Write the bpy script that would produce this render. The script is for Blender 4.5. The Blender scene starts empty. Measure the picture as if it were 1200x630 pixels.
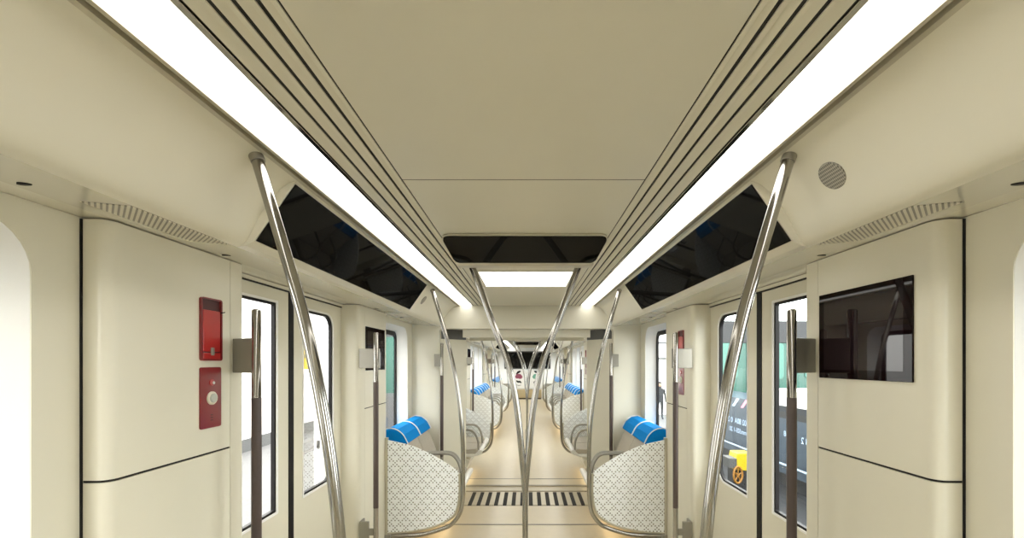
import bpy, bmesh, math, random
from mathutils import Vector, Matrix
random.seed(4)
SC = bpy.context.scene
COL = SC.collection
H = 1.63            # eye height above the car floor
PI = math.pi

# ------------------------------------------------------------------ materials
def new_mat(name):
    m = bpy.data.materials.new(name); m.use_nodes = True
    nt = m.node_tree
    return m, nt, nt.nodes['Principled BSDF']

def mat(name, col, rough=0.5, metal=0.0, coat=0.0, noise=0.0, scale=40.0, emit=None, estr=0.0, spec=0.5, stretch=None):
    m, nt, b = new_mat(name)
    b.inputs['Base Color'].default_value = (*col, 1)
    b.inputs['Roughness'].default_value = rough
    b.inputs['Metallic'].default_value = metal
    b.inputs['Coat Weight'].default_value = coat
    b.inputs['Specular IOR Level'].default_value = spec
    if noise > 0:
        tc = nt.nodes.new('ShaderNodeTexCoord')
        src = tc.outputs['Object']
        if stretch:
            mp = nt.nodes.new('ShaderNodeMapping'); mp.inputs['Scale'].default_value = stretch
            nt.links.new(src, mp.inputs['Vector']); src = mp.outputs['Vector']
        n = nt.nodes.new('ShaderNodeTexNoise'); n.inputs['Scale'].default_value = scale
        n.inputs['Detail'].default_value = 3
        nt.links.new(src, n.inputs['Vector'])
        r = nt.nodes.new('ShaderNodeMapRange')
        r.inputs['To Min'].default_value = 1 - noise; r.inputs['To Max'].default_value = 1 + noise
        nt.links.new(n.outputs['Fac'], r.inputs['Value'])
        mx = nt.nodes.new('ShaderNodeVectorMath'); mx.operation = 'SCALE'
        mx.inputs[0].default_value = col
        nt.links.new(r.outputs['Result'], mx.inputs['Scale'])
        nt.links.new(mx.outputs['Vector'], b.inputs['Base Color'])
    if emit:
        b.inputs['Emission Color'].default_value = (*emit, 1)
        b.inputs['Emission Strength'].default_value = estr
    return m

def glass_mat(name, tint=(1, 1, 1), refl=1.0):
    m = bpy.data.materials.new(name); m.use_nodes = True
    nt = m.node_tree; nt.nodes.clear()
    out = nt.nodes.new('ShaderNodeOutputMaterial')
    tr = nt.nodes.new('ShaderNodeBsdfTransparent'); tr.inputs['Color'].default_value = (*tint, 1)
    gl = nt.nodes.new('ShaderNodeBsdfGlossy'); gl.inputs['Roughness'].default_value = 0.02
    fr = nt.nodes.new('ShaderNodeFresnel'); fr.inputs['IOR'].default_value = 1.35
    mu = nt.nodes.new('ShaderNodeMath'); mu.operation = 'MULTIPLY'; mu.inputs[1].default_value = refl
    mx = nt.nodes.new('ShaderNodeMixShader')
    nt.links.new(fr.outputs['Fac'], mu.inputs[0]); nt.links.new(mu.outputs[0], mx.inputs['Fac'])
    nt.links.new(tr.outputs[0], mx.inputs[1]); nt.links.new(gl.outputs[0], mx.inputs[2])
    nt.links.new(mx.outputs[0], out.inputs['Surface'])
    return m

def black_gloss(name, col, f, rough=0.02):
    m = bpy.data.materials.new(name); m.use_nodes = True
    nt = m.node_tree; nt.nodes.clear()
    out = nt.nodes.new('ShaderNodeOutputMaterial'); df = nt.nodes.new('ShaderNodeBsdfDiffuse')
    df.inputs['Color'].default_value = (*col, 1)
    gl = nt.nodes.new('ShaderNodeBsdfGlossy'); gl.inputs['Roughness'].default_value = rough
    mx = nt.nodes.new('ShaderNodeMixShader'); mx.inputs['Fac'].default_value = f
    nt.links.new(df.outputs[0], mx.inputs[1]); nt.links.new(gl.outputs[0], mx.inputs[2])
    nt.links.new(mx.outputs[0], out.inputs['Surface'])
    return m

def math_node(nt, op, a, b=None, c=None):
    n = nt.nodes.new('ShaderNodeMath'); n.operation = op
    for i, v in enumerate((a, b, c)):
        if v is None: continue
        if isinstance(v, (int, float)): n.inputs[i].default_value = v
        else: nt.links.new(v, n.inputs[i])
    return n.outputs[0]

def perforated_mat(name, col, hole, pitch):
    m, nt, b = new_mat(name)
    b.inputs['Roughness'].default_value = 0.35
    tc = nt.nodes.new('ShaderNodeTexCoord'); sp = nt.nodes.new('ShaderNodeSeparateXYZ')
    nt.links.new(tc.outputs['Object'], sp.inputs[0])
    M = lambda *a: math_node(nt, *a)
    u = M('ADD', M('DIVIDE', sp.outputs['X'], pitch), 600.0)
    v = M('ADD', M('DIVIDE', sp.outputs['Z'], -pitch), 600.0)
    i = M('ROUND', u); j = M('ROUND', v)
    du = M('SUBTRACT', u, i); dv = M('SUBTRACT', v, j)
    d2 = M('ADD', M('MULTIPLY', du, du), M('MULTIPLY', dv, dv))
    dot = M('LESS_THAN', d2, 0.13)
    g = M('FLOOR', M('DIVIDE', j, 3.0)); r = M('SUBTRACT', j, M('MULTIPLY', g, 3.0))
    il = M('SUBTRACT', M('MODULO', M('ADD', M('ADD', i, M('MULTIPLY', g, 3.0)), 3.0), 6.0), 3.0)
    keep = M('LESS_THAN', M('ABSOLUTE', il), M('ADD', r, 0.5))
    par = M('MODULO', M('ADD', M('ABSOLUTE', il), r), 2.0)
    even = M('LESS_THAN', par, 0.5)
    f = M('MULTIPLY', M('MULTIPLY', dot, keep), even)
    mx = nt.nodes.new('ShaderNodeMix'); mx.data_type = 'RGBA'
    mx.inputs['A'].default_value = (*col, 1); mx.inputs['B'].default_value = (*hole, 1)
    nt.links.new(f, mx.inputs['Factor']); nt.links.new(mx.outputs['Result'], b.inputs['Base Color'])
    return m

def slot_mat(name, col, dark, period):
    m, nt, b = new_mat(name)
    b.inputs['Roughness'].default_value = 0.4
    tc = nt.nodes.new('ShaderNodeTexCoord'); sp = nt.nodes.new('ShaderNodeSeparateXYZ')
    nt.links.new(tc.outputs['Object'], sp.inputs[0])
    M = lambda *a: math_node(nt, *a)
    t = M('FRACT', M('ADD', M('DIVIDE', M('SUBTRACT', M('ABSOLUTE', sp.outputs['X']), sp.outputs['Y']), period), 50.0))
    f = M('LESS_THAN', t, 0.42)
    mx = nt.nodes.new('ShaderNodeMix'); mx.data_type = 'RGBA'
    mx.inputs['A'].default_value = (*col, 1); mx.inputs['B'].default_value = (*dark, 1)
    nt.links.new(f, mx.inputs['Factor']); nt.links.new(mx.outputs['Result'], b.inputs['Base Color'])
    return m

def mesh_dot_mat(name, col, dark, pitch):
    m, nt, b = new_mat(name)
    b.inputs['Roughness'].default_value = 0.5
    tc = nt.nodes.new('ShaderNodeTexCoord')
    v = nt.nodes.new('ShaderNodeTexVoronoi'); v.inputs['Scale'].default_value = 1 / pitch
    v.inputs['Randomness'].default_value = 0.0; v.voronoi_dimensions = '2D'
    nt.links.new(tc.outputs['Object'], v.inputs['Vector'])
    f = math_node(nt, 'LESS_THAN', v.outputs['Distance'], 0.36)
    mx = nt.nodes.new('ShaderNodeMix'); mx.data_type = 'RGBA'
    mx.inputs['A'].default_value = (*col, 1); mx.inputs['B'].default_value = (*dark, 1)
    nt.links.new(f, mx.inputs['Factor']); nt.links.new(mx.outputs['Result'], b.inputs['Base Color'])
    return m

CREAM = (0.70, 0.67, 0.555)
M_WALL = mat('cream panel', CREAM, 0.32, noise=0.02, scale=6)
M_CEIL = mat('cream ceiling', (0.64, 0.612, 0.505), 0.38, noise=0.02, scale=5)
M_SOFFIT = mat('glossy cream soffit', (0.70, 0.67, 0.555), 0.16, coat=0.4)
M_SLAT = mat('cream aluminium slat', (0.66, 0.63, 0.52), 0.35)
M_REVEAL = mat('white window reveal', (0.88, 0.88, 0.86), 0.3)
M_DARKGAP = mat('dark gap', (0.012, 0.010, 0.007), 0.8)
M_CHROME = mat('polished steel', (0.36, 0.348, 0.325), 0.13, metal=1.0)
M_STEEL = mat('brushed steel', (0.30, 0.285, 0.245), 0.38, metal=0.6, noise=0.06, scale=60, stretch=(1, 1, 0.05))
M_RAIL = mat('satin aluminium', (0.50, 0.465, 0.37), 0.32, metal=0.6)
M_BROWN = mat('dark brown rubber sleeve', (0.055, 0.036, 0.030), 0.42, noise=0.12, scale=60)
M_BLACK = mat('black rubber gasket', (0.006, 0.005, 0.005), 0.5, spec=0.2)
M_BGLASS = black_gloss('black glass', (0.003, 0.003, 0.003), 0.028)
M_SCREEN = black_gloss('dark display glass', (0.012, 0.006, 0.008), 0.075)
M_BEZEL = black_gloss('black display bezel', (0.006, 0.002, 0.002), 0.03)
M_LAMP = mat('strip lamp diffuser', (0.9, 0.9, 0.88), 0.5, emit=(1.0, 0.98, 0.93), estr=7.0)
M_LAMP2 = mat('far car strip lamp diffuser', (0.9, 0.9, 0.88), 0.5, emit=(1.0, 0.98, 0.93), estr=13.0)
M_PANLAMP = mat('panel lamp diffuser', (0.9, 0.9, 0.88), 0.5, emit=(1.0, 0.97, 0.88), estr=7.0)
M_UNDER = mat('warm underseat lamp', (0.9, 0.8, 0.5), 0.5, emit=(1.0, 0.74, 0.40), estr=5.0)
M_FLOOR = mat('sand floor covering', (0.56, 0.49, 0.36), 0.30, noise=0.05, scale=12)
M_THRESH = mat('gangway floor plate', (0.50, 0.45, 0.345), 0.35, metal=0.2, noise=0.05, scale=20)
M_PERF = perforated_mat('perforated seat screen', (0.92, 0.95, 0.95), (0.14, 0.12, 0.10), 0.0156)
M_SLOT = slot_mat('slotted soffit grille', (0.66, 0.625, 0.52), (0.20, 0.185, 0.145), 0.0158)
M_SPKR = mesh_dot_mat('speaker mesh', (0.34, 0.32, 0.27), (0.12, 0.11, 0.09), 0.0062)
M_BLUE = mat('blue headrest fabric', (0.0, 0.20, 0.56), 0.9, spec=0.15, noise=0.15, scale=120)
M_GREYF = mat('grey beige seat fabric', (0.42, 0.38, 0.31), 0.85, noise=0.25, scale=160)
M_SHELL = mat('white seat shell', (0.80, 0.79, 0.74), 0.35)
M_RED = mat('red enamel', (0.36, 0.012, 0.012), 0.28, coat=0.4)
M_DRED = mat('dark red enamel', (0.19, 0.010, 0.014), 0.28, coat=0.4)
M_DKRED = mat('dark red recess', (0.055, 0.004, 0.004), 0.5)
M_GREYB = mat('grey push button', (0.45, 0.47, 0.43), 0.4)
M_WHITE = mat('white paint', (0.80, 0.80, 0.78), 0.5)
M_DGREY = mat('dark grey bellows band', (0.10, 0.10, 0.095), 0.5)
M_GLASS = glass_mat('clear window glass', (0.97, 0.98, 0.97), 0.5)
M_GLASSR = glass_mat('lightly tinted window glass', (0.80, 0.84, 0.84), 0.6)
M_HALLW = mat('white hall wall', (0.85, 0.85, 0.84), 0.7)
M_GRANITE = mat('grey granite paving', (0.085, 0.085, 0.084), 0.6, noise=0.35, scale=14)
M_SKIRT = mat('grey skirting', (0.055, 0.057, 0.057), 0.6)
M_TEAL = mat('green glazed cladding', (0.004, 0.062, 0.043), 0.15, noise=0.3, scale=1.2)
M_PALEG = mat('pale green window', (0.03, 0.13, 0.10), 0.15)
M_SLATE = mat('slate blue vehicle skirt', (0.036, 0.054, 0.076), 0.35, noise=0.15, scale=2)
M_DSLATE = mat('dark underframe', (0.010, 0.011, 0.013), 0.5)
M_PBLUE = mat('pale blue stripe', (0.42, 0.55, 0.72), 0.5)
M_PINK = mat('pink stripe', (0.70, 0.25, 0.34), 0.5)
M_MINT = mat('mint stripe', (0.20, 0.60, 0.50), 0.5)
M_YEL = mat('yellow enamel', (0.42, 0.31, 0.0), 0.4)
M_ORNG = mat('orange enamel', (0.26, 0.115, 0.012), 0.4)
M_BEIGE = mat('tan cab partition', (0.40, 0.32, 0.18), 0.45)
M_SKIN = mat('skin', (0.50, 0.30, 0.20), 0.6)
M_CLOTH = mat('grey clothing', (0.02, 0.022, 0.026), 0.8)

# ------------------------------------------------------------------ object helpers
def tag(o, label=None, cat=None, group=None, kind=None):
    if label: o['label'] = label
    if cat: o['category'] = cat
    if group: o['group'] = group
    if kind: o['kind'] = kind
    return o

def thing(name, loc, label, cat, group=None):
    o = bpy.data.objects.new(name, None); COL.objects.link(o)
    o.empty_display_size = 0.05
    o.location = loc
    return tag(o, label, cat, group)

WORLD = {}
def wloc(o):
    v = Vector((0, 0, 0))
    while o is not None:
        v += o.location; o = o.parent
    return v

def link(name, bm, m, parent=None, smooth=False, bevel=0.0, segs=2, origin=None):
    """bm has world coordinates; becomes one mesh object, origin at its base (or relative to the parent)."""
    bmesh.ops.recalc_face_normals(bm, faces=bm.faces[:])
    me = bpy.data.meshes.new(name)
    if parent is not None: base = wloc(parent)
    elif origin is not None: base = Vector(origin)
    else:
        xs = [v.co.x for v in bm.verts]; ys = [v.co.y for v in bm.verts]; zs = [v.co.z for v in bm.verts]
        base = Vector(((min(xs) + max(xs)) / 2, (min(ys) + max(ys)) / 2, min(zs)))
    for v in bm.verts: v.co -= base
    bm.to_mesh(me); bm.free()
    me.materials.append(m)
    o = bpy.data.objects.new(name, me); COL.objects.link(o)
    if parent is not None: o.parent = parent
    else: o.location = base
    if smooth:
        for p in me.polygons: p.use_smooth = True
        try: me.set_sharp_from_angle(angle=math.radians(40))
        except Exception: pass
    if bevel > 0:
        md = o.modifiers.new('bevel', 'BEVEL'); md.width = bevel; md.segments = segs
        md.limit_method = 'ANGLE'; md.angle_limit = math.radians(40)
    return o

def struct(name, bm, m, parent=None, **k):
    o = link(name, bm, m, parent, **k)
    if parent is None: o['kind'] = 'structure'
    return o

def struct_empty(name, loc):
    o = bpy.data.objects.new(name, None); COL.objects.link(o); o.location = loc
    o.empty_display_size = 0.05
    o['kind'] = 'structure'
    return o

def add_box(bm, x0, x1, y0, y1, z0, z1):
    x0, x1 = min(x0, x1), max(x0, x1); y0, y1 = min(y0, y1), max(y0, y1); z0, z1 = min(z0, z1), max(z0, z1)
    vs = [bm.verts.new(p) for p in ((x0,y0,z0),(x1,y0,z0),(x1,y1,z0),(x0,y1,z0),(x0,y0,z1),(x1,y0,z1),(x1,y1,z1),(x0,y1,z1))]
    for f in ((0,3,2,1),(4,5,6,7),(0,1,5,4),(1,2,6,5),(2,3,7,6),(3,0,4,7)):
        bm.faces.new([vs[i] for i in f])
    return vs

def box(x0, x1, y0, y1, z0, z1):
    bm = bmesh.new(); add_box(bm, x0, x1, y0, y1, z0, z1); return bm

def add_prism(bm, pts, off):
    """closed polygon of 3-D points, extruded by the vector off."""
    off = Vector(off)
    a = [bm.verts.new(Vector(p)) for p in pts]
    b = [bm.verts.new(Vector(p) + off) for p in pts]
    n = len(pts)
    bm.faces.new(a); bm.faces.new(list(reversed(b)))
    for i in range(n):
        bm.faces.new((a[i], a[(i+1) % n], b[(i+1) % n], b[i]))
    return bm

def prism(pts, off):
    return add_prism(bmesh.new(), pts, off)

def add_sheet(bm, pts, off):
    """open polyline extruded by off."""
    off = Vector(off)
    a = [bm.verts.new(Vector(p)) for p in pts]; b = [bm.verts.new(Vector(p) + off) for p in pts]
    for i in range(len(pts) - 1):
        bm.faces.new((a[i], a[i+1], b[i+1], b[i]))
    return bm

def smooth_path(pts, n=6):
    P = [Vector(p) for p in pts]; out = []
    for i in range(len(P) - 1):
        p0 = P[i-1] if i > 0 else P[i] * 2 - P[i+1]
        p1, p2 = P[i], P[i+1]
        p3 = P[i+2] if i + 2 < len(P) else P[i+1] * 2 - P[i]
        for k in range(n):
            t = k / n
            out.append(0.5 * ((2*p1) + (p2-p0)*t + (2*p0-5*p1+4*p2-p3)*t*t + (3*p1-p0-3*p2+p3)*t**3))
    out.append(P[-1]); return out

def add_tube(bm, pts, r, seg=12, cap=True, closed=False):
    P = [Vector(p) for p in pts]; rings = []; n = len(P)
    up = None
    for i, p in enumerate(P):
        if closed: t = (P[(i+1) % n] - P[i-1]).normalized()
        elif i == 0: t = (P[1] - p).normalized()
        elif i == n - 1: t = (p - P[i-1]).normalized()
        else: t = (P[i+1] - P[i-1]).normalized()
        if up is None:
            up = Vector((0, 1, 0)) if abs(t.y) < 0.8 else Vector((1, 0, 0))
        a = (up - t * up.dot(t)).normalized(); up = a
        b = t.cross(a)
        rr = r[i] if isinstance(r, (list, tuple)) else r
        rings.append([bm.verts.new(p + a * (rr * math.cos(2*PI*k/seg)) + b * (rr * math.sin(2*PI*k/seg))) for k in range(seg)])
    m = n if closed else n - 1
    for i in range(m):
        A, B = rings[i], rings[(i+1) % n]
        for k in range(seg):
            bm.faces.new((A[k], A[(k+1) % seg], B[(k+1) % seg], B[k]))
    if cap and not closed:
        bm.faces.new(list(reversed(rings[0]))); bm.faces.new(rings[-1])
    return bm

def tube(pts, r, seg=12, **k):
    return add_tube(bmesh.new(), pts, r, seg, **k)

def rrect(a0, a1, b0, b1, rs, n=6):
    """rounded rectangle in 2-D; rs = radii at (a0,b0),(a1,b0),(a1,b1),(a0,b1)."""
    out = []
    for (ca, cb, r, st) in ((a0, b0, rs[0], PI), (a1, b0, rs[1], 1.5*PI), (a1, b1, rs[2], 0), (a0, b1, rs[3], 0.5*PI)):
        if r <= 0: out.append((ca, cb)); continue
        oa = ca + r if ca == a0 else ca - r
        ob = cb + r if cb == b0 else cb - r
        for k in range(n + 1):
            t = st + 0.5 * PI * k / n
            out.append((oa + r * math.cos(t), ob + r * math.sin(t)))
    return out

def plate_with_holes(outer, holes, to3, depth):
    """flat plate with holes; to3(a,b,d) maps plane coordinates; thickness depth, closed."""
    bm = bmesh.new()
    def face_set(d):
        edges = []; loops = []
        for loop in [outer] + holes:
            vs = [bm.verts.new(to3(a, b, d)) for a, b in loop]
            loops.append(vs)
            for i in range(len(vs)): edges.append(bm.edges.new((vs[i], vs[(i+1) % len(vs)])))
        bmesh.ops.triangle_fill(bm, use_beauty=True, use_dissolve=False, edges=edges)
        return loops
    A = face_set(0.0); B = face_set(depth)
    for la, lb in zip(A, B):
        n = len(la)
        for i in range(n):
            bm.faces.new((la[i], la[(i+1) % n], lb[(i+1) % n], lb[i]))
    return bm

def ring(outer, inner, to3, depth):
    bm = bmesh.new(); n = len(outer)
    R = [[bm.verts.new(to3(a, b, d)) for a, b in L] for L, d in ((outer, 0), (inner, 0), (inner, depth), (outer, depth))]
    for i in range(n):
        j = (i + 1) % n
        for q in range(4):
            A, B = R[q], R[(q+1) % 4]
            bm.faces.new((A[i], A[j], B[j], B[i]))
    return bm

def lathe(c, axis, prof, seg=24):
    """profile of (radius, distance along axis)."""
    axis = Vector(axis).normalized(); c = Vector(c)
    a = axis.orthogonal().normalized(); b = axis.cross(a)
    bm = bmesh.new(); rings = []
    for r, d in prof:
        rings.append([bm.verts.new(c + axis*d + a*(r*math.cos(2*PI*k/seg)) + b*(r*math.sin(2*PI*k/seg))) for k in range(seg)])
    for A, B in zip(rings, rings[1:]):
        for k in range(seg): bm.faces.new((A[k], A[(k+1)%seg], B[(k+1)%seg], B[k]))
    bm.faces.new(rings[0]); bm.faces.new(list(reversed(rings[-1])))
    return bm

def text_mesh(body, size, mtx, parent, m, name='lettering', extrude=0.001):
    cu = bpy.data.curves.new('t', 'FONT'); cu.body = body; cu.size = size; cu.extrude = extrude
    cu.align_x = 'CENTER'; cu.align_y = 'CENTER'
    o = bpy.data.objects.new('t', cu); COL.objects.link(o)
    dg = bpy.context.evaluated_depsgraph_get()
    me = bpy.data.meshes.new_from_object(o.evaluated_get(dg)); bpy.data.objects.remove(o)
    base = wloc(parent)
    me.transform(Matrix.Translation(-base) @ mtx)
    me.materials.clear(); me.materials.append(m); me.name = name
    r = bpy.data.objects.new(name, me); COL.objects.link(r); r.parent = parent
    return r

# ------------------------------------------------------------------ car shell
CAR_A = (-6.0, 4.85); CAR_B = (5.65, 19.0)
ZC = H + 0.64; ZS = H + 0.425          # ceiling and soffit heights
counter = {'trim': 0, 'window': 0, 'door': 0}
def nxt(k):
    counter[k] += 1; return '%s_%d' % (k, counter[k])
def sidew(s): return 'left' if s < 0 else 'right'

struct('floor', box(-1.40, 1.40, CAR_A[0], 4.84, -0.10, 0.0), M_FLOOR)
struct('floor', box(-1.40, 1.40, 5.62, CAR_B[1] + .1, -0.10, 0.0), M_FLOOR)

def ceiling(y0, y1, seams):
    L = y1 - y0
    c = struct_empty('ceiling', (0, y0, ZC))
    ys = [y0] + seams + [y1]
    for a, b in zip(ys, ys[1:]):
        bm = box(-0.4255, 0.4255, a + 0.0025, b - 0.0025, ZC, ZC + 0.02)
        link('ceiling_panel', bm, M_CEIL, c, bevel=0.001)
        if b < y1: link('seam', box(-.4255, .4255, b - .0026, b + .0026, ZC + .0008, ZC + .015), M_DARKGAP, c)
    link('roof_backing', box(-1.42, 1.42, y0, y1, ZC + 0.05, ZC + 0.09), M_DARKGAP, c)
    for s in (-1, 1):
        for (a, b) in ((0.4295, 0.459), (0.468, 0.502), (0.511, 0.546), (0.555, 0.5965)):
            pr = [(a, ZC + .012), (a, ZC - .002), (a + .010, ZC - .003), (a + .0115, ZC + .004), (b - .001, ZC - .001), (b, ZC + .012)]
            bm = prism([(s*x, y0, z) for x, z in pr], (0, L, 0))
            struct(nxt('trim'), bm, M_SLAT)
        for (a, b) in ((0.4255, 0.4295), (0.459, 0.468), (0.502, 0.511), (0.546, 0.555), (0.5965, 0.601)):
            link('gap_strip', box(s*a, s*b, y0, y1, ZC + .0012, ZC + .0124), M_DARKGAP, c)
        link('gap_backing', box(s*0.42, s*0.606, y0, y1, ZC + .0125, ZC + .02), M_DARKGAP, c)
ceiling(*CAR_A, [1.50])
ceiling(*CAR_B, [9.0, 12.7])

def strip_light(s, y0, y1, label):
    L = y1 - y0
    t = thing('strip_light', (s*0.686, (y0+y1)/2, ZC), label, 'light')
    pr = [(0.6225, ZC + .02)] + [(0.6225 + 0.128*k/8, ZC + 0.009 - 0.004*math.sin(PI*k/8)) for k in range(9)] + [(0.7505, ZC + .02)]
    link('diffuser', prism([(s*x, y0 + .01, z) for x, z in pr], (0, L - .02, 0)), M_LAMP if y0 < 0 else M_LAMP2, t, smooth=True)
    link('inner_chrome_trim', prism([(s*x, y0, z) for x, z in ((0.6012, ZC+.03), (0.6012, ZC - .002), (0.603, ZC - .003), (0.6205, ZC + .001), (0.622, ZC + .004), (0.622, ZC+.03))], (0, L, 0)), M_CHROME, t)
    pr = [(0.751, ZC+.012), (0.752, ZC - .004), (0.758, ZC - .006), (0.764, ZC - .004), (0.767, ZC + .006), (0.775, ZC + .006), (0.777, ZC - .006), (0.790, ZC - .008), (0.794, ZC + .0), (0.794, ZC+.012)]
    link('outer_rail', prism([(s*x, y0, z) for x, z in pr], (0, L, 0)), M_RAIL, t)
    return t
for s in (-1, 1):
    strip_light(s, *CAR_A, 'long bright strip light along the %s side of the ceiling overhead' % sidew(s))
    strip_light(s, *CAR_B, 'distant bright strip light on the %s ceiling of the car beyond the gangway' % sidew(s))

COVE = [(.790, ZC - .004), (.822, H + .626), (.855, H + .602), (.888, H + .566), (.920, H + .520), (.945, H + .472), (.965, H + .434), (.983, H + .412), (1.005, H + .403)]
BAY = [(.790, ZC - .004), (.800, H + .630), (.945, H + .423), (.975, H + .408), (1.005, H + .403)]
def soffit_z(x): return H + .403 + (x - 1.0) * .094
BAYS = [(-99, -99)]
SOFFIT = {}
def cove_and_soffit(s, y0, y1, bays):
    L = y1 - y0
    prev = y0
    for a, b in bays + [(y1, y1)]:
        if a - prev > .01:
            pts = smooth_path([(x, z, 0) for x, z in COVE], 3)
            pr = [(p.x, p.y) for p in pts] + [(1.02, ZS + .04), (1.02, ZC + .045), (0.795, ZC + .045)]
            struct(nxt('trim'), prism([(s*x, prev, z) for x, z in pr], (0, a - prev, 0)), M_WALL, smooth=True)
        if b - a > .01:
            pr = BAY + [(1.02, ZS + .04), (1.02, ZC + .045), (0.795, ZC + .045)]
            struct(nxt('trim'), prism([(s*x, a, z) for x, z in pr], (0, b - a, 0)), M_WALL)
        prev = b
    pr = [(1.0055, soffit_z(1.0055)), (1.22, soffit_z(1.22)), (1.30, ZS + .001), (1.45, ZS + .001), (1.45, ZS + .03), (1.021, ZS + .03)]
    SOFFIT[(s, y0 > 3)] = struct(nxt('trim'), prism([(s*x, y0, z) for x, z in pr], (0, L, 0)), M_SOFFIT)
for s in (-1, 1):
    cove_and_soffit(s, *CAR_A, [(1.495, 3.455)]); cove_and_soffit(s, *CAR_B, [(6.995, 8.955), (12.695, 14.655)])

XW = 1.30; XD = 1.357
def side_wall(s, y0, y1, holes):
    """inner wall sheet with rounded window recesses; holes = list of (ya, yb)"""
    to3 = lambda a, b, d: Vector((s*(XW + d), a, b))
    hl = [rrect(ya, yb, 0.80, H + 0.37, (.13,)*4, 8) for ya, yb in holes]
    w = plate_with_holes([(y0, 0), (y1, 0), (y1, ZS), (y0, ZS)], hl, to3, 0.02)
    struct('wall_' + sidew(s), w, M_WALL)
    for (ya, yb), h in zip(holes, hl):
        e = struct_empty(nxt('window'), (s*XW, (ya+yb)/2, 0.80))
        inner = rrect(ya + .07, yb - .07, 0.85, H + 0.325, (.085,)*4, 8)
        # flared reveal
        bm = bmesh.new(); n = len(h)
        A = [bm.verts.new(to3(a, b, 0.004)) for a, b in h]; B = [bm.verts.new(to3(a, b, 0.10)) for a, b in inner]
        for i in range(n): bm.faces.new((A[i], A[(i+1)%n], B[(i+1)%n], B[i]))
        link('reveal', bm, M_REVEAL, e, smooth=True)
        in2 = rrect(ya + .12, yb - .12, 0.90, H + 0.28, (.05,)*4, 8)
        t2 = lambda a, b, d: Vector((s*(XW + .098 + d), a, b))
        link('window_frame', ring(inner, in2, t2, 0.015), M_BLACK, e)
        bm = bmesh.new(); bm.faces.new([bm.verts.new(t2(a, b, 0.010)) for a, b in in2])
        link('pane', bm, M_GLASS if s < 0 else M_GLASSR, e)

for s in (-1, 1):
    side_wall(s, -6.0, 1.30, [(-4.4, -3.2), (-2.6, -1.4), (0.30, 1.13)])
    side_wall(s, 3.70, 4.85, [(3.87, 4.67)])
    side_wall(s, 5.65, 6.80, [(5.83, 6.63)])
    side_wall(s, 9.20, 12.45, [(9.4, 10.3), (10.4, 11.3), (11.4, 12.25)])
    side_wall(s, 14.9, 19.0, [(15.1, 16.2), (16.4, 17.5), (17.7, 18.8)])

# back of the car behind the camera, and its roof corners
struct('wall_back', box(-1.45, 1.45, -6.05, -6.0, 0, ZC + .05), M_WALL)

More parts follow.
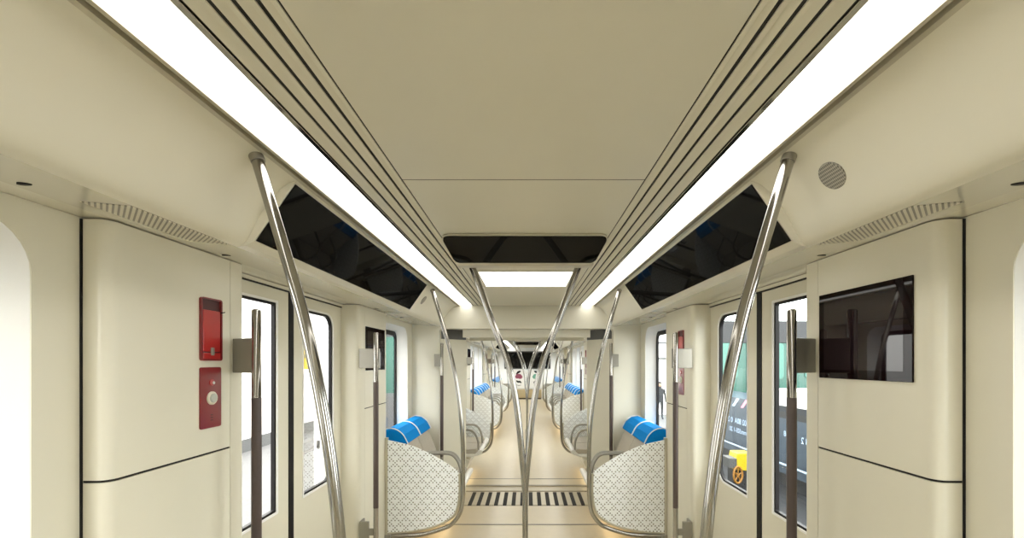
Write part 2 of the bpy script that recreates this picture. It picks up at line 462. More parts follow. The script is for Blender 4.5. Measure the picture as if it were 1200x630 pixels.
# ------------------------------------------------------------------ doors, cabinets, bars
def door_module(yc, where, first):
    """everything of one door bay; where = words that name the bay"""
    for s in (-1, 1):
        sw = sidew(s)
        for m in (1, -1):                      # m=1 camera-side half, m=-1 far half
            Y = lambda y: yc + m * (y - 2.5)   # design coordinates are those of the nearest bay's near half
            nf = 'camera-side' if m == 1 else 'far'
            # ---- door leaf
            YL = lambda y, Y=Y: Y(y) - .03
            d = struct_empty(nxt('door'), (s*XD, YL(2.16), 0))
            to3 = lambda a, b, dd: Vector((s*(XD + dd), YL(a), b))
            outer = [(1.80, 0.012), (2.475, 0.012), (2.475, H + .398), (1.80, H + .398)]
            hole = rrect(1.957, 2.372, H - .83, H + .335, (.10, 0.008, 0.008, .10), 8)
            link('leaf', plate_with_holes(outer, [hole], to3, 0.035), M_WALL, d)
            in0 = rrect(1.969, 2.360, H - .818, H + .323, (.09, 0.006, 0.006, .09), 8)
            link('white_trim', ring(hole, in0, lambda a, b, dd: to3(a, b, dd - .003), 0.02), M_REVEAL, d)
            in1 = rrect(1.982, 2.347, H - .805, H + .310, (.08, 0.004, 0.004, .08), 8)
            link('window_gasket', ring(in0, in1, lambda a, b, dd: to3(a, b, dd + .004), 0.02), M_BLACK, d)
            bm = bmesh.new(); bm.faces.new([bm.verts.new(to3(a, b, 0.015)) for a, b in in1])
            link('pane', bm, M_GLASS if s < 0 else M_GLASSR, d)
            link('edge_rubber', box(s*(XD - .004), s*(XD + .04), YL(2.4755), YL(2.4995), 0.012, H + .398), M_BLACK, d)
            link('post_rubber', box(s*(XD - .01), s*(XD + .04), Y(1.832), Y(1.8675), 0.012, H + .398), M_BLACK, d)
            # ---- equipment cabinet beside the door
            c = thing('equipment_cabinet', (s*1.26, Y(1.56), 0), 'cream cabinet with dark seam on the %s side of the %s doors' % (nf, sw + ' ' + where), 'cabinet')
            def plan(y0, y1, rn, rf, x0=1.22, x1=1.37, grow=0.0):
                pts = [(x1, y0)]
                for (yy, r, sgn) in ((y0, rn, 1), (y1, rf, -1)):
                    if r <= 0: pts.append((x0, yy)); continue
                    arc = [(x0 + r - r*math.sin(t), yy + sgn*(r - r*math.cos(t))) for t in [0.5*PI*k/6 for k in range(7)]]
                    pts += arc if sgn == 1 else list(reversed(arc))
                pts.append((x1, y1)); return pts
            def slab(p, z0, z1): return prism([(s*x, Y(y), z0) for x, y in p], (0, 0, z1 - z0))
            link('core', slab(plan(1.262, 1.862, .03, .03, x0=1.226, x1=1.39), 0.0, ZS - .003), M_DARKGAP, c)
            link('lower_panel', slab(plan(1.255, 1.770, .034, 0), 0.002, H - .357), M_WALL, c, smooth=True)
            link('upper_panel', slab(plan(1.255, 1.770, .034, 0), H - .349, ZS - .0045), M_WALL, c, smooth=True)
            link('joint_seal', box(s*1.2935, s*1.301, Y(1.2515), Y(1.2548), 0.002, ZS - .004), M_BLACK, c)
            link('door_post', slab(plan(1.7725, 1.868, 0, .035, x1=1.40), 0.002, ZS - .0045), M_WALL, c, smooth=True)
            # ---- grab bar on the door post
            g = thing('door_grab_bar', (s*1.09, Y(1.75), 0.28), 'vertical grab bar with brown sleeve on the %s side of the %s doors' % (
                nf, sw + ' ' + where), 'grab bar', 'grab bars beside the doors')
            bx, by = s*1.090, (Y(1.738) if m == 1 else yc + .605)
            link('bar', tube([(bx, by, 0.28), (bx, by, 0.30), (bx, by, H + .208), (bx, by, H + .215)], [.014, .018, .018, .013], 14), M_CHROME, g, smooth=True)
            link('sleeve', tube([(bx, by, H - 1.06), (bx, by, H - .145)], .0188, 14), M_BROWN, g, smooth=True)
            for lo, (z0, z1) in enumerate(((H - .045, H + .098), (H - 1.32, H - 1.17))):
                if m == 1:
                    bm = prism([(s*1.103, by - .010, z0), (s*1.103, by + .014, z0), (s*1.2202, Y(1.838), z0), (s*1.2202, Y(1.785), z0)], (0, 0, z1 - z0))
                else:
                    xi = 1.150 if lo else 1.072
                    bm = box(s*xi, s*1.2202, by + .017, by + .036, z0, z1)
                    add_box(bm, s*1.207, s*1.2202, by + .036, by + .10, z0, z1)
                    if lo: add_box(bm, s*1.085, s*xi, by + .0175, by + .030, z0 + .05, z1 - .05)
                link('bracket', bm, M_STEEL, g, bevel=.003)
            # ---- grab pole and seat screen
            P = [(-.815, .636), (-.72, .318), (-.663, .114), (-.618, -.10), (-.587, -.288), (-.560, -.52), (-.548, -.73), (-.546, -1.0), (-.547, -1.16), (-.568, -1.295), (-.625, -1.385), (-.70, -1.435), (-.913, -1.495), (-1.205, -1.507)]
            py = Y(1.30)
            gp = thing('grab_pole', (s*.55, py, 0.12), 'curved steel pole from ceiling on the %s side of the %s doors' % (nf, sw + ' ' + where), 'pole', 'curved poles at the seat screens')
            path = smooth_path([(-s*x, py, H + z) for x, z in P], 6)
            link('pole', tube(path, .018, 16), M_CHROME, gp, smooth=True)
            link('ceiling_socket', tube([(s*.819, py, H + .642), (s*.806, py, H + .61)], [.0205, .0205], 16), M_STEEL, gp, smooth=True)
            link('wall_socket', tube([(s*1.17, py, H - 1.506), (s*1.2195, py, H - 1.507)], .026, 16), M_STEEL, gp, smooth=True)
            sp = thing('seat_screen', (s*.9, py, 0.15), 'white perforated seat end screen on the %s side of the %s doors' % (
                nf, sw + ' ' + where), 'seat screen', 'perforated seat end screens')
            O = smooth_path([(1.198, -.676, 0), (1.01, -.72, 0), (.852, -.785, 0), (.708, -.864, 0), (.587, -.947, 0)], 5) + \
                smooth_path([(.585, -.96, 0), (.585, -1.144, 0), (.612, -1.285, 0), (.67, -1.353, 0), (.80, -1.417, 0), (1.0, -1.462, 0), (1.198, -1.477, 0)], 5)
            o = link('perforated_panel', prism([(s*p.x, py - .006, H + p.y) for p in O], (0, .012, 0)), M_PERF, sp)
            E = [p for p in O if True][len(O) - 31:]
            link('edge_rail', tube([(s*(p.x - .008), py, H + p.y - .006) for p in E], .011, 8), M_RAIL, sp, smooth=True)
            link('wall_post', box(s*1.197, s*1.2195, py - .02, py + .02, H - 1.50, H - .655), M_RAIL, sp, bevel=.003)
        # ---- black glass cove panel above the doors
        bp = thing('black_glass_panel', (s*.9, yc, ZS), 'black glossy route panel in the cove above the %s %s doors' % (sw, where), 'display panel')
        def cv(t, d): return (s*(.8015 + .142*t - d*.82), H + .6275 - .2027*t - d*.573)
        (xa, za), (xb, zb), (xc, zc_), (xd, zd) = cv(0.01, 0.0), cv(.99, 0.0), cv(.99, .004), cv(.01, .004)
        link('glass_face', prism([(xa, yc - 1.0, za), (xb, yc - 1.0, zb), (xc, yc - 1.0, zc_), (xd, yc - 1.0, zd)], (0, 1.95, 0)), M_BGLASS, bp, bevel=.001)
        # ---- door head
        hd = box(s*(XD - .012), s*1.42, yc - .66, yc + .66, H + .405, ZS - .002)
        struct(nxt('trim'), hd, M_SOFFIT)
        struct(nxt('trim'), box(s*(XD - .008), s*1.42, yc - .66, yc + .66, H + .3985, H + .4045), M_BLACK)
        # ---- door sill and outer body shell around the opening
        struct(nxt('trim'), box(s*(XD - .03), s*1.42, yc - .62, yc + .62, 0.0005, 0.010), M_STEEL)
        # ---- equipment on the cabinets: red boxes on one diagonal, displays on the other
        m = 1 if s == -1 else -1
        Y = lambda y: yc + m * (y - 2.5)
        nf = 'camera-side' if m == 1 else 'far'
        XF = 1.22
        def yz(y0, y1, z0, z1, r, d0, d1):
            return prism([(s*(XF - d0), Y(a), b) for a, b in rrect(y0, y1, z0, z1, (r,)*4, 4)], (-s*(d1 - d0), 0, 0))
        wl = '%s cabinet of the %s doors' % (nf, sw + ' ' + where)
        rb = thing('emergency_handle_box', (s*1.21, Y(1.66), H + .005), 'red emergency box with flap, upper on ' + wl, 'emergency box')
        link('housing', ring([(a, b) for a, b in rrect(1.603, 1.713, H + .005, H + .247, (.010,)*4, 4)], [(a, b) for a, b in rrect(1.609, 1.707, H + .011, H + .241, (.006,)*4, 4)],
             lambda a, b, d: Vector((s*(XF - d), Y(a), b)), 0.010), M_DRED, rb)
        link('recess', yz(1.609, 1.707, H + .011, H + .241, .004, 0.0, .002), M_DKRED, rb)
        fl = link('flap', yz(1.613, 1.703, H + .040, H + .200, .003, .002, .008), M_RED, rb, bevel=.0015)
        link('lower_lip', yz(1.613, 1.703, H + .012, H + .036, .003, .002, .009), M_RED, rb, bevel=.0015)
        link('latch', yz(1.650, 1.664, H + .026, H + .056, .002, .008, .014), M_STEEL, fl, bevel=.001)
        link('pull_tab', tube([(s*(XF - .008), Y(1.703), H + .195), (s*(XF - .016), Y(1.712), H + .198), (s*(XF - .014), Y(1.720), H + .200)], .002, 6), M_BLACK, fl)
        ic = thing('intercom_panel', (s*1.21, Y(1.66), H - .255), 'dark red call panel with round button on ' + wl, 'call panel')
        link('plate', yz(1.603, 1.713, H - .255, H - .020, .008, -.003, .005), M_DRED, ic, bevel=.001)
        bc = lambda z: Vector((s*(XF - .005), Y(1.660), z))
        br = link('button_ring', lathe(bc(H - .140), (-s, 0, 0), [(.026, 0), (.026, .004), (.023, .007)], 24), M_WALL, ic, smooth=True)
        link('button', lathe(bc(H - .140), (-s, 0, 0), [(.018, .006), (.018, .009), (.015, .012)], 24), M_GREYB, br, smooth=True)
        ind = link('indicator', lathe(bc(H - .080), (-s, 0, 0), [(.013, 0), (.013, .002), (.011, .004)], 20), M_RED, ic, smooth=True)
        link('pictogram', lathe(Vector((s*(XF - .005), Y(1.666), H - .081)), (-s, 0, 0), [(.006, .003), (.006, .005), (.004, .006)], 12), M_WHITE, ind)
        for zz in (-.205, -.215, -.225):
            link('voice_slot', yz(1.655, 1.666, H + zz - .002, H + zz + .002, .001, .005, .006), M_DKRED, ic)
        m2 = -m
        Y = lambda y: yc + m2 * (y - 2.5)
        nf2 = 'camera-side' if m2 == 1 else 'far'
        dp = thing('wall_display', (s*1.21, Y(1.545), H - .064), 'dark display screen on the %s cabinet of the %s doors' % (nf2, sw + ' ' + where), 'display')
        link('bezel', yz(1.330, 1.757, H - .064, H + .272, .002, 0.0, .006), M_BEZEL, dp, bevel=.0015)
        link('screen', yz(1.362, 1.727, H - .030, H + .240, .002, .006, .0066), M_SCREEN, dp)
        # speaker on the cove, same side as the display
        x, z = .904, H + .544; n = Vector((-s*.80, 0, -.60)).normalized()
        spk = lathe(Vector((s*x, Y(1.245), z)) - n*.006, n, [(.043, 0), (.043, .009), (.040, .010)], 28)
        o = link('speaker_grille', spk, M_SPKR)
        tag(o, 'round grey speaker grille above the %s display by the %s doors' % (nf2, sw + ' ' + where), 'speaker')
        for m3 in (1, -1):
            Y = lambda y: yc + m3 * (y - 2.5)
            nf3 = 'camera-side' if m3 == 1 else 'far'
            bm = prism([(s*x, Y(1.105), soffit_z(x) - d) for x, d in ((1.012, .0025), (1.145, .0025), (1.145, -.002), (1.012, -.002))], (0, Y(1.46) - Y(1.105), 0))
            o = link('soffit_grille', bm, M_SLOT, origin=(0, Y(1.33), ZS - .003))
            tag(o, 'slotted air grille over the %s cabinet of the %s doors' % (nf3, sw + ' ' + where), 'air grille')
            for (ly, ww) in ((1.00, 0), (1.67, 1)):
                pts = [(s*(1.165) + .017*math.cos(a), Y(ly) + .007*math.sin(a)) for a in [2*PI*k/16 for k in range(16)]]
                link('latch_slot', prism([(a, b, soffit_z(1.165) - .003) for a, b in pts], (0, 0, .005)), M_BLACK, SOFFIT[(s, yc > 5)])
    # ---- Y shaped pole in the middle of the aisle
    yp = yc - .04
    t = thing('forked_pole', (0, yp, 0), 'Y shaped steel pole standing in the aisle between the %s doors' % where, 'pole', 'forked aisle poles')
    A = [(-.345, .64), (-.287, .50), (-.184, .216), (-.10, 0), (-.056, -.2), (-.036, -.35), (-.022, -.50), (-.010, -.62), (0, -.74)]
    for s in (-1, 1):
        pth = smooth_path([(-s*x, yp, H + z) for x, z in A], 6)
        link('arm', tube(pth, .0185, 14), M_CHROME, t, smooth=True)
        link('ceiling_flange', lathe((s*.345, yp, H + .64), (0, 0, -1), [(.034, 0), (.034, .006), (.024, .014)], 20), M_STEEL, t, smooth=True)
    link('post', tube([(0, yp, 0.0), (0, yp, H - .70)], .0165, 14), M_CHROME, t, smooth=True)
    link('foot_sleeve', tube([(0, yp, 0.001), (0, yp, .02), (0, yp, .36), (0, yp, .385)], [.045, .030, .030, .020], 16), M_STEEL, t, smooth=True)
    # ---- hanging ceiling display facing the camera
    y0 = yc - .37
    cd = thing('ceiling_display', (0, yc - .1, H + .53), 'wide black ceiling display with silver lip over the %s doors' % where, 'display')
    def fp(x, t, d):   # t 0 top .. 1 bottom; d outwards (towards -y,-z)
        n = Vector((0, -.090, -.215)).normalized()
        return Vector((x, y0 + .215*t, H + .628 - .080*t)) + n*d
    def trap(g, tt0, tt1, r):
        L = []
        for (x, t) in ((-.412 + g, tt0), (.412 - g, tt0), (.374 - g, tt1), (-.374 + g, tt1)): L.append(Vector((x, t, 0)))
        out = []
        for i in range(4):
            p, a, b = L[i], L[i-1], L[(i+1) % 4]
            def tow(q):
                v = Vector((q.x - p.x, (q.y - p.y) * .23, 0)); v.normalize(); return Vector((p.x + v.x*r, p.y + v.y*r/.23, 0))
            A_, B_ = tow(a), tow(b)
            for k in range(6):
                u = k/5; out.append(A_*(1-u)**2 + p*2*u*(1-u) + B_*u*u)
        return out
    link('screen', prism([fp(p.x, p.y, .004) for p in trap(-.006, -.03, .985, .045)], fp(0, 0, .010) - fp(0, 0, .004)), M_BGLASS, cd)
    bm = bmesh.new()
    top = trap(-.010, -.055, 1.0, .050)
    va = [bm.verts.new(fp(p.x, p.y, .004)) for p in top]
    vb = [bm.verts.new(Vector((p.x, yc + (p.y - .0)*.30 - .36, H + .639))) for p in top]
    n = len(va)
    bm.faces.new(va); bm.faces.new(list(reversed(vb)))
    for i in range(n): bm.faces.new((va[i], va[(i+1) % n], vb[(i+1) % n], vb[i]))
    link('housing', bm, M_CEIL, cd, smooth=True)
    bm = prism([(-.375, y0 + .203, H + .549), (-.375, y0 + .207, H + .528), (-.375, y0 + .30, H + .535), (-.375, y0 + .30, H + .56), (-.375, y0 + .215, H + .555)], (.75, 0, 0))
    link('silver_lip', bm, M_RAIL, cd, bevel=.004)
    # ---- bright ceiling panel behind it
    pl = thing('ceiling_light_panel', (0, yc + .80, ZC), 'square bright ceiling light panel beyond the display of the %s doors' % where, 'light')
    link('diffuser', box(-.335, .335, yc + .50, yc + 1.09, ZC - .004, ZC - .001), M_PANLAMP, pl)
    to3 = lambda a, b, d: Vector((a, b, ZC - .007 + d))
    link('frame', ring(rrect(-.352, .352, yc + .483, yc + 1.107, (.01,)*4, 3), rrect(-.333, .333, yc + .502, yc + 1.088, (.01,)*4, 3), to3, .0065), M_SLAT, pl)

door_module(2.5, 'nearest', True)
door_module(8.0, 'second', False)
door_module(13.7, 'farthest', False)

# ------------------------------------------------------------------ seats
def seat_label(s, row, k): return 'blue topped seat, %s nearest on the %s, %s' % (['first', 'second', 'third', 'fourth', 'fifth', 'sixth'][k], sidew(s), row)
def make_seat(s, yc, label, armside, group):
    t = thing('train_seat', (s*.95, yc, 0.10), label, 'seat', group)
    w = .452
    def ext(prof, ww, dy=0): return prism([(s*x, yc + dy - ww/2, z) for x, z in prof], (0, ww, 0))
    back = [(1.285, .52), (1.285, .985), (1.20, .985), (1.105, .915), (1.055, .80), (.985, .62), (.94, .50), (.93, .47), (1.0, .44), (1.2, .44)]
    link('backrest', ext(back, w), M_GREYF, t, bevel=.022, segs=3)
    head = [(1.29, .915), (1.29, 1.010), (1.235, 1.033), (1.165, 1.022), (1.105, .975), (1.062, .895), (1.085, .885)]
    hr = link('headrest', ext(head, w + .004), M_BLUE, t, bevel=.018, segs=3)
    for sg in (-1, 1):
        ye = yc + sg*(w/2 + .001)
        pp = [(1.285, 1.012), (1.235, 1.035), (1.165, 1.024), (1.105, .978), (1.060, .897)]
        link('piping', tube(smooth_path([(s*x, ye, z) for x, z in pp], 4), .005, 6), M_WHITE, hr, smooth=True)
    pan = [(1.0, .47), (.95, .475), (.80, .462), (.68, .468), (.66, .455), (.655, .43), (.68, .40), (1.0, .40)]
    link('seat_pad', ext(pan, w), M_GREYF, t, bevel=.015, segs=3)
    shell = [(1.296, .41), (.70, .398), (.665, .425), (.635, .452), (.612, .458), (.596, .447), (.590, .428), (.600, .405), (.635, .385), (.72, .36), (1.0, .33), (1.296, .33)]
    link('shell', ext(shell, w + .010), M_SHELL, t, bevel=.012, segs=3)
    sup = [(1.296, .33), (.80, .335), (.76, .30), (.80, .208), (.93, .206), (.96, .16), (1.20, .15), (1.225, .002), (1.298, .002)]
    link('support', ext(sup, w + .005), M_WALL, t, bevel=.01)
    ya = yc + armside*(w/2 - .03)
    a = smooth_path([(1.06, .70), (.90, .715), (.75, .712), (.69, .66), (.655, .57), (.64, .46)], 5) if False else None
    pts = smooth_path([(s*x, ya, z) for x, z in ((1.05, .71), (.90, .716), (.76, .712), (.69, .655), (.655, .56), (.648, .45))], 5)
    link('armrest', tube(pts, .014, 10), M_STEEL, t, smooth=True)
    return t
for s in (-1, 1):
    for k, y in enumerate((4.06, 4.525)): make_seat(s, y, seat_label(s, 'just before the gangway', k), -1 if k else 1, 'seats before the gangway')
    for k, y in enumerate((5.94, 6.42)): make_seat(s, y, seat_label(s, 'just beyond the gangway', k), -1, 'seats just beyond the gangway')
    for k in range(6): make_seat(s, 9.50 + .49*k, seat_label(s, 'in the long middle row', k), 1, 'seats in the long middle row')
    for k in range(6): make_seat(s, 15.2 + .49*k, seat_label(s, 'in the last row before the cab', k), 1, 'seats in the last row')
    for (a, b, w) in ((3.84, 4.80, 'before the gangway'), (5.70, 6.66, 'just beyond the gangway'), (9.3, 12.3, 'in the long middle row'), (15.0, 18.0, 'in the last row')):
        t = thing('underseat_light', (s*.85, (a+b)/2, 0.16), 'warm lamp glowing under the %s seats %s' % (sidew(s), w), 'light')
        link('diffuser', box(s*.82, s*.90, a + .05, b - .05, .158, .166), M_UNDER, t)
        link('housing', box(s*.81, s*.91, a + .03, b - .03, .1665, .205), M_WALL, t, bevel=.003)

# ------------------------------------------------------------------ gangway
def bulkhead(name, y, d):
    o = 0.99
    pts = [(-1.42, 0), (-o, 0), (-o, H + .345)]
    arc = [(-o + .035 - .035*math.cos(t), H + .345 + .035*math.sin(t)) for t in [0.5*PI*k/4 for k in range(1, 5)]]
    pts += arc + [(-x, z) for x, z in reversed(arc)] + [(o, H + .345), (o, 0), (1.42, 0), (1.42, ZC + .05), (-1.42, ZC + .05)]
    struct(name, prism([(x, y, z) for x, z in pts], (0, d, 0)), M_WALL)
bulkhead('wall_gangway', 4.851, .10)
bulkhead('wall_gangway_far', 5.55, .10)
for s in (-1, 1):
    for (ya, yb, w) in ((4.952, 5.25, 'near'), (5.549, 5.26, 'far')):
        pts = [(1.03, ya), (.99, ya), (.745, yb), (.745, yb + (.005 if yb > 5.255 else -.005) * -1), (.80, yb), (1.06, ya)]
        pts = [(1.0, ya), (.745, yb), (.79, yb), (1.06, ya)]
        e = struct_empty('wall_%s_gangway' % sidew(s), (s*.9, (ya+yb)/2, 0))
        link('panel', prism([(s*x, y, 0.0) for x, y in pts], (0, 0, H + .27)), M_WALL, e)
        link('bellows_band', prism([(s*x, y, H + .272) for x, y in pts], (0, 0, .118)), M_DGREY, e)
    g = thing('door_grab_bar', (s*.955, 4.80, 0.28), 'slim grab bar with brown sleeve on the %s edge of the gangway opening' % sidew(s), 'grab bar', 'grab bars beside the doors')
    link('bar', tube([(s*.952, 4.80, .28), (s*.952, 4.80, .30), (s*.952, 4.80, H + .205), (s*.952, 4.80, H + .213)], [.014, .018, .018, .013], 14), M_CHROME, g, smooth=True)
    link('sleeve', tube([(s*.952, 4.80, H - 1.06), (s*.952, 4.80, H - .15)], .0188, 14), M_BROWN, g, smooth=True)
    for z in (H - .05, H - 1.32):
        link('bracket', box(s*.962, s*1.035, 4.785, 4.8515, z, z + .14), M_STEEL, g, bevel=.003)
struct('ceiling_gangway', box(-1.0, 1.0, 4.952, 5.549, H + .395, H + .43), M_WALL)
struct(nxt('trim'), box(-.74, .74, 4.952, 4.975, H + .285, H + .394), M_SLAT)
struct(nxt('trim'), box(-.74, .74, 5.525, 5.548, H + .275, H + .394), M_SLAT)
struct('floor_gangway', box(-1.05, 1.05, 4.842, 5.618, -.10, -.012), M_THRESH)
struct(nxt('trim'), box(-.98, .98, 4.27, 4.295, .0003, .004), M_STEEL)
struct(nxt('trim'), box(-.98, .98, 5.40, 5.53, -.012, .003), M_THRESH)
struct(nxt('trim'), box(-.98, .98, 5.625, 5.66, .0003, .004), M_STEEL)
struct(nxt('trim'), box(-.98, .98, 5.95, 5.965, .0003, .004), M_STEEL)
gr = thing('floor_grating', (0, 5.1, -.012), 'slatted floor grating with black gaps across the gangway threshold', 'grating')
link('tray', box(-.73, .73, 4.86, 5.37, -.0118, -.008), M_DARKGAP, gr)
for k in range(15):
    x = -.70 + .1*k
    link('bar', box(x - .027, x + .027, 4.865, 5.365, -.0078, .001), M_THRESH, gr, bevel=.002)

# ------------------------------------------------------------------ cab end of the far car
struct('wall_front', box(-1.45, 1.45, 19.0, 19.1, 0, ZC + .05), M_WHITE)
t = thing('cab_console', (0, 18.85, 0), 'tan low console across the far cab end of the aisle', 'console')
link('body', box(-.62, .62, 18.70, 18.99, .05, .42), M_BEIGE, t, bevel=.02)
link('plinth', box(-.60, .60, 18.72, 18.99, .001, .05), M_BLACK, t)
t = thing('cab_window', (0, 18.98, H - .25), 'wide dark windscreen band above the white panel at the far cab end', 'window')
link('glass', box(-1.0, 1.0, 18.96, 18.99, H - .28, H + .45), M_BGLASS, t, bevel=.01)
link('frame', ring(rrect(-1.03, 1.03, H - .31, H + .48, (.03,)*4, 4), rrect(-.99, .99, H - .27, H + .44, (.03,)*4, 4), lambda a, b, d: Vector((a, 18.95 + d, b)), .04), M_DGREY, t)
t = thing('graphic_panel', (0, 18.98, .5), 'white panel with dark, pink and green brushed marks at the far cab end', 'panel')
link('board', box(-.62, .62, 18.955, 18.985, .46, H - .33), M_WHITE, t, bevel=.005)
def stroke(pts, r, m):
    L = [(x, z) for x, z in pts]; a = []; b = []
    for i, (x, z) in enumerate(L):
        x2, z2 = L[min(i+1, len(L)-1)]; x1, z1 = L[max(i-1, 0)]
        v = Vector((x2-x1, z2-z1)).normalized(); n = Vector((-v.y, v.x)); rr = r*math.sin(PI*(i+.6)/(len(L)+.2))
        a.append((x + n.x*rr, z + n.y*rr)); b.append((x - n.x*rr, z - n.y*rr))
    link('brush_mark', prism([(x, 18.954, z) for x, z in a + list(reversed(b))], (0, -.004, 0)), m, t)
for s in (-1, 1):
    zc = H - .60
    stroke([(s*.50, zc + .06), (s*.42, zc + .14), (s*.36, zc + .17), (s*.30, zc + .20)], .05, M_BLACK)
    stroke([(s*.52, zc - .10), (s*.44, zc - .02), (s*.34, zc - .04), (s*.24, zc - .10)], .12, mat('pink brushed paint' if s < 0 else 'green brushed paint', (.22, .05, .09) if s < 0 else (.12, .30, .22), .5))
    stroke([(s*.50, zc - .22), (s*.42, zc - .28), (s*.33, zc - .27), (s*.27, zc - .33)], .045, M_BLACK)
    stroke([(s*.50, zc - .40), (s*.40, zc - .44), (s*.28, zc - .42)], .012, M_DGREY)

# ------------------------------------------------------------------ the hall outside
G = -1.07
struct('ground_hall', box(-30, 30, -20, 60, G - .1, G), M_GRANITE)
struct('wall_hall_left', box(-8.7, -8.5, -15, 45, G, 7), M_HALLW)
struct('baseboard_left', box(-8.5, -8.46, -15, 45, G, G + .38), M_SKIRT)
struct('ground_track', box(1.55, 5.60, -5, 13.9, G, G + .02), M_DSLATE)
t = thing('hall_pillar', (-4.4, 9.1, G), 'slim white pillar standing on the paving outside the left doors', 'pillar')
link('shaft', box(-4.50, -4.28, 9.0, 9.22, G, 4.5), M_HALLW, t, bevel=.01)
link('junction_box', box(-4.43, -4.37, 8.975, 9.0, G + .88, G + 1.05), M_SKIRT, t, bevel=.005)
t = thing('yellow_notice', (-4.68, 9.0, 1.3), 'yellow square notice with dark numerals outside the left doors', 'sign')
def outL(x, y, z): return Vector((x, y, z))
link('board', box(-4.86, -4.61, 8.98, 9.0, H - .15, H + .30), M_YEL, t)
link('post', tube([(-4.735, 9.02, G), (-4.735, 9.02, H + .29)], .02, 8), M_SKIRT, t)
text_mesh('2a', .17, Matrix.Translation((-4.73, 8.976, H + .14)) @ Matrix.Rotation(PI/2, 4, 'X'), t, M_SKIRT)
t = thing('green_hoarding', (-3.0, 9.6, G), 'green glazed hoarding seen through the far left window', 'hoarding')
link('panel', box(-3.45, -2.4, 9.9, 10.0, H - .72, H + .58), M_TEAL, t)
link('base', box(-3.45, -2.4, 9.9, 10.0, G, H - .72), M_SKIRT, t)
link('top_rail', box(-3.45, -2.4, 9.9, 10.0, H + .58, H + .80), M_DSLATE, t)

# vehicle with mirrored lettering outside the right doors
t = thing('parked_vehicle', (5.8, 10, G), 'slate blue vehicle side with white lettering outside the right doors', 'vehicle')
link('skirt', box(5.40, 6.6, 6.0, 13.6, G + .62, H - .92), M_SLATE, t)
link('underframe', box(5.55, 6.6, 6.0, 13.6, G + .02, G + .35), M_DSLATE, t)
link('stripe', box(5.395, 5.46, 6.0, 13.6, G + .53, G + .56), M_PBLUE, t)
link('lower_skirt', box(5.42, 6.6, 6.0, 13.6, G + .35, G + .62), M_SLATE, t)
link('upper_band', box(5.40, 6.6, 6.0, 9.7, H - .92, H - .60), M_WHITE, t)
link('dark_band', box(5.398, 6.6, 6.0, 9.9, H - 1.18, H - .92), M_DSLATE, t)
for k, mm in enumerate((M_PBLUE, M_PINK, M_PBLUE, M_MINT, M_PINK)):
    y = 9.95 + k*.45
    bm = prism([(5.396, y, H - .93), (5.396, y + .14, H - .93), (5.396, y + .40, H - 1.15), (5.396, y + .26, H - 1.15)], (.003, 0, 0))
    link('slanted_stripe', bm, mm, t)
RT = lambda y, z: Matrix.Translation((5.396, y, z)) @ Matrix.Rotation(-PI/2, 4, 'Z') @ Matrix.Rotation(PI/2, 4, 'X') @ Matrix.Diagonal((-1, 1, 1, 1))
text_mesh('2-02 80A  0 2', .20, RT(10.9, H - 1.52), t, M_PBLUE)
text_mesh('umm505-1 20', .17, RT(10.9, H - 1.76), t, M_PBLUE)
text_mesh('SE', .22, RT(9.75, H - 1.50), t, M_PBLUE)
text_mesh('1:1', .20, RT(9.75, H - 1.80), t, M_PBLUE)
text_mesh('008 2', .18, RT(8.2, H - 1.55), t, M_PBLUE)
text_mesh('808', .16, RT(8.85, H - 1.50), t, M_PBLUE)
for z0 in (H - 1.50, H - 1.80):
    link('label_frame', ring(rrect(9.55, 9.95, z0 - .14, z0 + .14, (.01,)*4, 2), rrect(9.57, 9.93, z0 - .12, z0 + .12, (.01,)*4, 2), lambda a, b, d: Vector((5.392 + d, a, b)), .004), M_PBLUE, t)
t = thing('green_train', (8, 14.5, G), 'green glazed train behind the slate vehicle outside the right doors', 'train')
link('body', box(5.6, 12, 14.0, 16.0, H - 1.15, H + .62), M_TEAL, t)
link('roof_band', box(5.6, 12, 13.98, 16.0, H + .62, H + 1.35), M_DSLATE, t, bevel=.02)
link('lower_band', box(5.6, 12, 13.98, 16.0, G + .05, H - 1.15), M_DSLATE, t)
for x in (6.1, 7.6, 9.1):
    link('window', prism([(a, 13.97, b) for a, b in rrect(x, x + .8, H - .55, H + .62, (.12,)*4, 4)], (0, .03, 0)), M_PALEG, t)
for x in (7.2, 8.7): link('pillar', box(x, x + .08, 13.96, 14.0, H - 1.15, H + .62), M_DSLATE, t)
# yellow cart with orange wheel
t = thing('yellow_cart', (4.45, 8.9, G), 'yellow cart with an orange handwheel on the ground outside the right doors', 'cart')
link('body', prism([(4.36, 8.9, z) for z in ()] or [(4.30, 8.88, G + .46), (4.70, 8.88, G + .42), (4.70, 8.88, G + .80), (4.38, 8.88, G + .80)], (0, .35, 0)), M_YEL, t, bevel=.02)
link('end_box', box(4.20, 4.36, 8.86, 9.2, G + .50, G + .70), M_SKIRT, t, bevel=.01)
link('frame', box(4.32, 4.70, 8.95, 9.2, G, G + .46), M_DSLATE, t, bevel=.01)
c = Vector((4.38, 8.86, G + .36))
bm = bmesh.new()
add_tube(bm, [c + Vector((.09*math.cos(a), 0, .17*math.sin(a))) for a in [2*PI*k/24 for k in range(24)]], .022, 8, closed=True)
for k in range(5):
    a = 2*PI*k/5 + .3; add_tube(bm, [c, c + Vector((.09*math.cos(a), 0, .17*math.sin(a)))], .013, 6)
add_tube(bm, [c + Vector((0, -.02, 0)), c + Vector((0, .1, 0))], .03, 8)
link('handwheel', bm, M_ORNG, t, smooth=True)

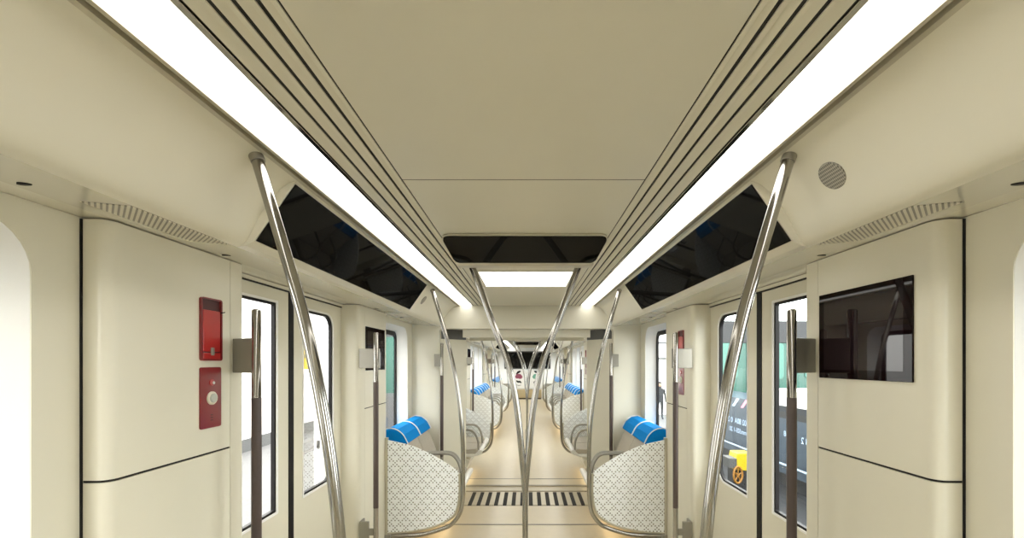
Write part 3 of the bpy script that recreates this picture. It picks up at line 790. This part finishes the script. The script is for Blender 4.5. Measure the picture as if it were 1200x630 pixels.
# white frame structure and a visitor beyond the far right window
t = thing('white_stand', (7, 21.5, G), 'white exhibition stand frame beyond the far right window', 'stand')
link('back_wall', box(5.8, 8.2, 22.0, 22.1, G, 5.0), M_HALLW, t)
link('rail', box(5.8, 8.2, 21.9, 21.95, H + .15, H + .22), M_SKIRT, t)
link('rail', box(5.8, 8.2, 21.9, 21.95, H + .95, H + 1.02), M_SKIRT, t)
def person(x, y, z, label):
    t = thing('person', (x, y, z), label, 'person')
    V = [(0,0,.92),(0,0,1.15),(0,.01,1.38),(0,0,1.48),(0,-.01,1.58),(0,-.01,1.68),
         (-.10,0,.88),(-.12,-.05,.48),(-.13,0,.07),(-.13,-.13,.03),
         (.10,0,.88),(.11,.04,.48),(.13,.08,.07),(.14,-.06,.03),
         (-.19,0,1.38),(-.25,.03,1.12),(-.22,-.12,.95),(-.21,-.18,.88),
         (.19,0,1.38),(.26,.04,1.12),(.26,-.02,.88),(.26,-.05,.78)]
    E = [(0,1),(1,2),(2,3),(3,4),(4,5),(0,6),(6,7),(7,8),(8,9),(0,10),(10,11),(11,12),(12,13),(2,14),(14,15),(15,16),(16,17),(2,18),(18,19),(19,20),(20,21)]
    R = [.15,.14,.16,.06,.095,.085,.10,.07,.045,.04,.10,.07,.045,.04,.065,.05,.038,.035,.065,.05,.038,.035]
    me = bpy.data.meshes.new('body'); me.from_pydata(V, E, []); me.materials.append(M_CLOTH)
    o = bpy.data.objects.new('body', me); COL.objects.link(o); o.parent = t
    sk = o.modifiers.new('skin', 'SKIN'); sk.use_smooth_shade = True
    for d, r in zip(me.skin_vertices[0].data, R): d.radius = (r, r*.8)
    me.skin_vertices[0].data[0].use_root = True
    o.modifiers.new('sub', 'SUBSURF').levels = 1
    bm = bmesh.new(); bmesh.ops.create_uvsphere(bm, u_segments=14, v_segments=10, radius=.105)
    for v in bm.verts: v.co = Vector((v.co.x*.8 + x, v.co.y*.95 + y - .012, v.co.z*1.2 + z + 1.63))
    link('head', bm, M_SKIN, t, smooth=True)
    bm = bmesh.new(); bmesh.ops.create_uvsphere(bm, u_segments=14, v_segments=10, radius=.112)
    bmesh.ops.delete(bm, geom=[v for v in bm.verts if v.co.z < 0.01], context='VERTS')
    for v in bm.verts: v.co = Vector((v.co.x*.85 + x, v.co.y*.98 + y, v.co.z*1.15 + z + 1.65))
    link('hair', bm, M_BLACK, t, smooth=True)
person(6.27, 20.2, G, 'person in grey clothes walking in the hall beyond the far right window')

# ------------------------------------------------------------------ light, world, camera
w = bpy.data.worlds.new('World'); SC.world = w; w.use_nodes = True
bg = w.node_tree.nodes['Background']
bg.inputs['Color'].default_value = (1.0, 0.99, 0.965, 1); bg.inputs['Strength'].default_value = 16.5

cam = bpy.data.cameras.new('camera'); co = bpy.data.objects.new('camera', cam); COL.objects.link(co)
co.location = (0.015, 0, H); co.rotation_euler = (PI/2, 0, 0)
cam.sensor_width = 36; cam.lens = 15.0; cam.shift_x = -0.0154; cam.shift_y = 0.0908
cam.clip_start = 0.02; cam.clip_end = 200
SC.camera = co
SC.view_settings.view_transform = 'Standard'; SC.view_settings.look = 'None'
SC.view_settings.gamma = 1.0; SC.view_settings.use_curve_mapping = False
SC.view_settings.exposure = -0.58
try:
    SC.cycles.use_denoising = True; SC.cycles.max_bounces = 12; SC.cycles.diffuse_bounces = 6
    SC.cycles.sample_clamp_indirect = 6.0
except Exception: pass
